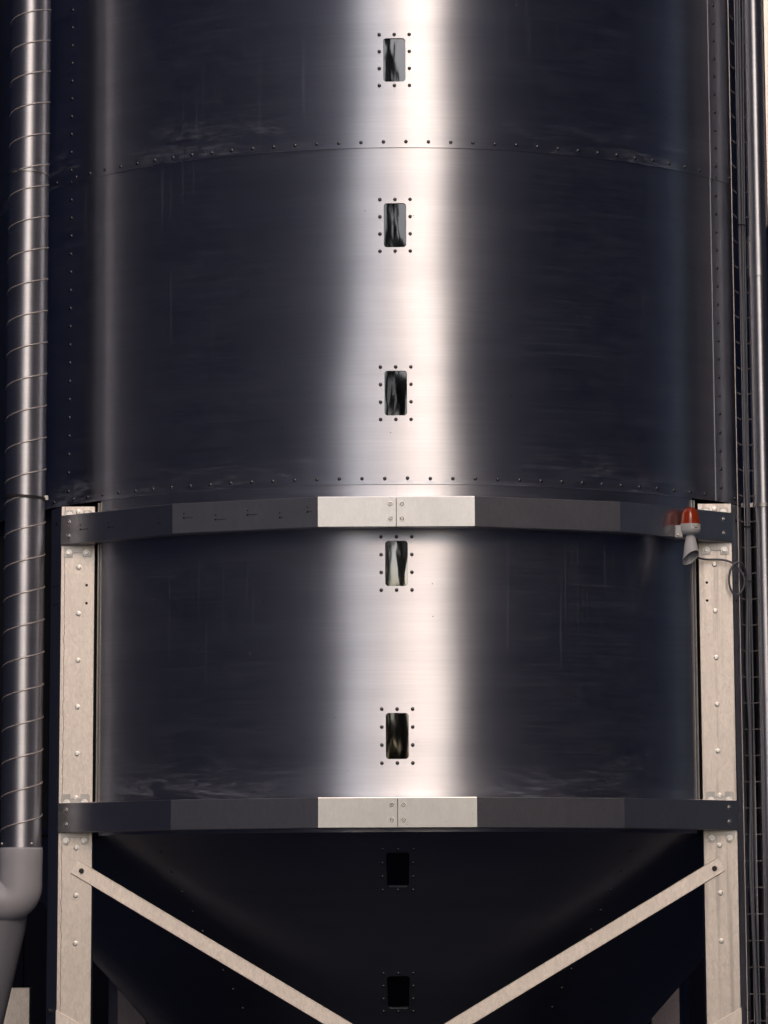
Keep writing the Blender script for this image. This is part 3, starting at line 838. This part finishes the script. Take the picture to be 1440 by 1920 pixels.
for (a0, a1, z0, z1) in ((18, 36, -.0165, -.0125), (4, 54, -.0075, -.0065), (4, 48, -.0100, -.0092), (42, 60, -.0150, -.0140)):
    q = MB(); q.grid([[(.0405 * math.sin(R_(a0 + (a1 - a0) * k / 4)), -.0405 * math.cos(R_(a0 + (a1 - a0) * k / 4)), z) for k in range(5)] for z in (z0, z1)]); q.build("print", MAT['ink'], sk)
mb = MB(); mb.box(-.058, -.030, -.012, .042, -.050, -.003); mb.box(-.058, .020, .036, .052, -.050, -.006)
me = mb.mesh("wall_bracket"); brk = link("wall_bracket", me, bea, MAT['horn'])
mod = brk.modifiers.new("bevel", 'BEVEL'); mod.width = .003; mod.segments = 2
place(link("screw", ME_SCREW, bea), (-.047, -.0122, -.040), (0, -1, 0))
# horn: oblique open cone
mb = MB(); n = 32
def horn_ring(c, ux, uy, rx, ry): return [Vector(c) + Vector(ux) * rx * math.cos(2 * math.pi * k / n) + Vector(uy) * ry * math.sin(2 * math.pi * k / n) for k in range(n)]
c1 = (-.002, -.020, -.128); ux = Vector((.038, .0, .019)).normalized(); uy = Vector((.0, -.80, .62)).normalized()
outer = [horn_ring((0, 0, -.034), (1, 0, 0), (0, 1, 0), .0155, .0155)]
for t_ in (.25, .5, .75, 1.0):
    c = Vector((0, 0, -.034)).lerp(Vector(c1), t_); r = .0155 + (.0355 - .0155) * t_
    outer.append(horn_ring(c, Vector((1, 0, 0)).lerp(ux, t_).normalized(), Vector((0, -1, 0)).lerp(uy, t_).normalized() * -1, r, r * .93))
innr = []
for t_ in (1.0, .8, .62):
    c = Vector((0, 0, -.030)).lerp(Vector(c1), t_); r = .0125 + (.0340 - .0125) * t_
    innr.append(horn_ring(c, Vector((1, 0, 0)).lerp(ux, t_).normalized(), Vector((0, -1, 0)).lerp(uy, t_).normalized() * -1, r, r * .93))
mb.grid(outer + innr, True); mb.f.append(tuple(len(mb.v) - n + k for k in range(n)))
me = mb.mesh("horn", True, 50); bm = bmesh.new(); bm.from_mesh(me); bmesh.ops.recalc_face_normals(bm, faces=bm.faces); bm.to_mesh(me); bm.free()
link("horn", me, bea, MAT['horn'])

# lead of the beacon, with a loop, ending at the tray
def px(x, y, Y):      # point of the plane at depth Y that lies on this line of sight of the reference picture
    d = fw + rt_ * ((x - 720) / 5582.0) - up_ * ((y - 960) / 5582.0); tt = (Y + CAM_D) / d.y
    return Vector((0, -CAM_D, EYE)) + d * tt
lead = [(1302, 1040, -1.40), (1310, 1046, -1.36), (1325, 1049, -1.325), (1345, 1049, -1.325), (1362, 1051, -1.33), (1377, 1058, -1.335), (1390, 1072, -1.335), (1396, 1088, -1.33), (1393, 1104, -1.325), (1384, 1114, -1.325), (1374, 1112, -1.33), (1368, 1098, -1.34), (1367, 1082, -1.345), (1371, 1066, -1.35), (1380, 1055, -1.35), (1390, 1056, -1.34), (1397, 1068, -1.31), (1401, 1090, -1.28), (1402, 1140, -1.26), (1402, 1230, -1.255)]
mb = MB(); tube(mb, spline([px(*p) for p in lead], 6), .0042, 8)
tag(mb.build("beacon_lead", MAT['cable'], None, True, 60), "thin grey lead looping from the red beacon to the cable tray", "cable")

# ------------------------------------------------------------------ downpipe on the right
PX, PY, PR = 1.432, -1.165, .0410
pipe = empty("downpipe", (PX, PY, 0)); tag(pipe, "smooth steel downpipe running down the right edge", "pipe")
def pipe_len(z0, z1, r, name):
    mb = MB(); n = 32
    zz = [z0, z1]; rows, uvs, nr = [], [], []
    for z in zz:
        rows.append([(r * math.cos(2 * math.pi * k / n), r * math.sin(2 * math.pi * k / n), z) for k in range(n + 1)])
        uvs.append([(2 * math.pi * k / n * r, z) for k in range(n + 1)]); nr.append([(math.cos(2 * math.pi * k / n), math.sin(2 * math.pi * k / n), 0) for k in range(n + 1)])
    mb.grid(rows, False, uvs, nr)
    for z in zz:
        b = len(mb.v)
        for k in range(n): mb.vert((r * math.cos(2 * math.pi * k / n), r * math.sin(2 * math.pi * k / n), z), (0, z), (0, 0, -1 if z == z0 else 1))
        mb.f.append(tuple(b + k for k in range(n))[::-1] if z == z0 else tuple(b + k for k in range(n)))
    return mb.build(name, MAT['pipe'], pipe)
pipe_len(0, 4.20, PR, "pipe_length"); pipe_len(4.20, 5.6, PR - .0015, "pipe_length"); pipe_len(4.045, 4.205, PR + .0025, "coupling_sleeve")
zc = 3.135
mb = MB(); lathe(mb, [(PR, -.008), (PR + .004, -.008), (PR + .004, .008), (PR, .008)], 32, (0, 0, zc)); cl = mb.build("pipe_clamp", MAT['zinc'], pipe, True, 40)
mb = MB(); mb.box(-PR - .045, -PR + .002, -.016, -.004, zc - .006, zc + .010); mb.build("clamp_arm", MAT['zinc'], pipe)

# ------------------------------------------------------------------ wire cable tray with cables
tray = empty("wire_cable_tray", (1.36, -1.26, 0)); tag(tray, "thin wire mesh cable tray beside the right leg", "cable tray")
wires = [(1.3135, -1.33), (1.346, -1.24), (1.363, -1.235), (1.385, -1.275)]
wires = [(1.318, -1.305), (1.352, -1.235), (1.372, -1.235), (1.394, -1.27)]
for (x, y) in wires:
    mb = MB(); tube(mb, [(x - 1.36, y + 1.26, 0), (x - 1.36, y + 1.26, 5.6)], .0022, 6); mb.build("long_wire", MAT['wire'], tray, True, 60)
rp = [(x - 1.36, y + 1.26, 0) for x, y in wires]
mb = MB(); tube(mb, [rp[0], (rp[1][0] - .006, rp[1][1] + .004, 0), (rp[2][0] + .006, rp[2][1] + .004, 0), rp[3]], .0027, 6); rung_me = mb.mesh("cross_wire", True, 60); rung_me.materials.append(MAT['wire'])
z = .35
while z < 5.5:
    o = link("cross_wire", rung_me, tray); o.location.z = z; z += 0.1005
lab = {0: "thick grey cable weaving in the wire tray", 1: "straight grey cable behind the weaving one in the wire tray", 2: "thin dark cable nearest the downpipe in the wire tray"}
cab = [([(1382, -20), (1384, 200), (1387, 420), (1389, 520), (1393, 620), (1396, 780), (1397, 860), (1401, 940), (1402, 1060), (1401, 1250), (1407, 1380), (1408, 1500), (1407, 1620), (1413, 1760), (1421, 1930)], -1.262, .0062),
       ([(1386, -20), (1391, 300), (1397, 700), (1404, 960), (1406, 1250), (1410, 1500), (1413, 1700), (1422, 1930)], -1.246, .0042),
       ([(1392, -20), (1396, 400), (1404, 900), (1412, 1300), (1416, 1600), (1426, 1930)], -1.245, .0032)]
for i, (pts, Y, r) in enumerate(cab):
    mb = MB(); tube(mb, spline([px(x, y, Y) for x, y in pts], 6), r, 8)
    tag(mb.build("power_cable", MAT['cable'], None, True, 60), lab[i], "cable", "cables in the wire tray")
for k, y in enumerate((422, 988, 1090)):
    p = px((1388, 1401, 1402)[k], y, -1.262)
    mb = MB(); tube(mb, [p + Vector((-.013, -.006, .001)), p + Vector((0, -.0125, 0)), p + Vector((.013, -.009, -.001)), p + Vector((.022, .004, -.003))], .0028, 6)
    tag(mb.build("cable_tie", MAT['tie'], None, True), ("black cable tie on the tray level with the top rivet lap", "black cable tie on the tray beside the beacon", "black cable tie on the tray beside the lead's loop")[k], "cable tie", "cable ties on the tray")

# ------------------------------------------------------------------ small things at the edges
b = MB(); b.box(-.03, .03, -.02, .02, 0, 1.5)
up_r = b.build("galvanised_upright", MAT['galv']); up_r.location = (1.507, -1.14, 4.255); tag(up_r, "pale upright at the top right edge beside the downpipe", "post")
b = MB(); b.box(-.07, .07, 0, .10, 0, 1.2095)
post = b.build("galvanised_post", MAT['galv']); post.location = (-1.822, 1.6, 0); tag(post, "pale post top at the bottom left corner behind the hose", "post")
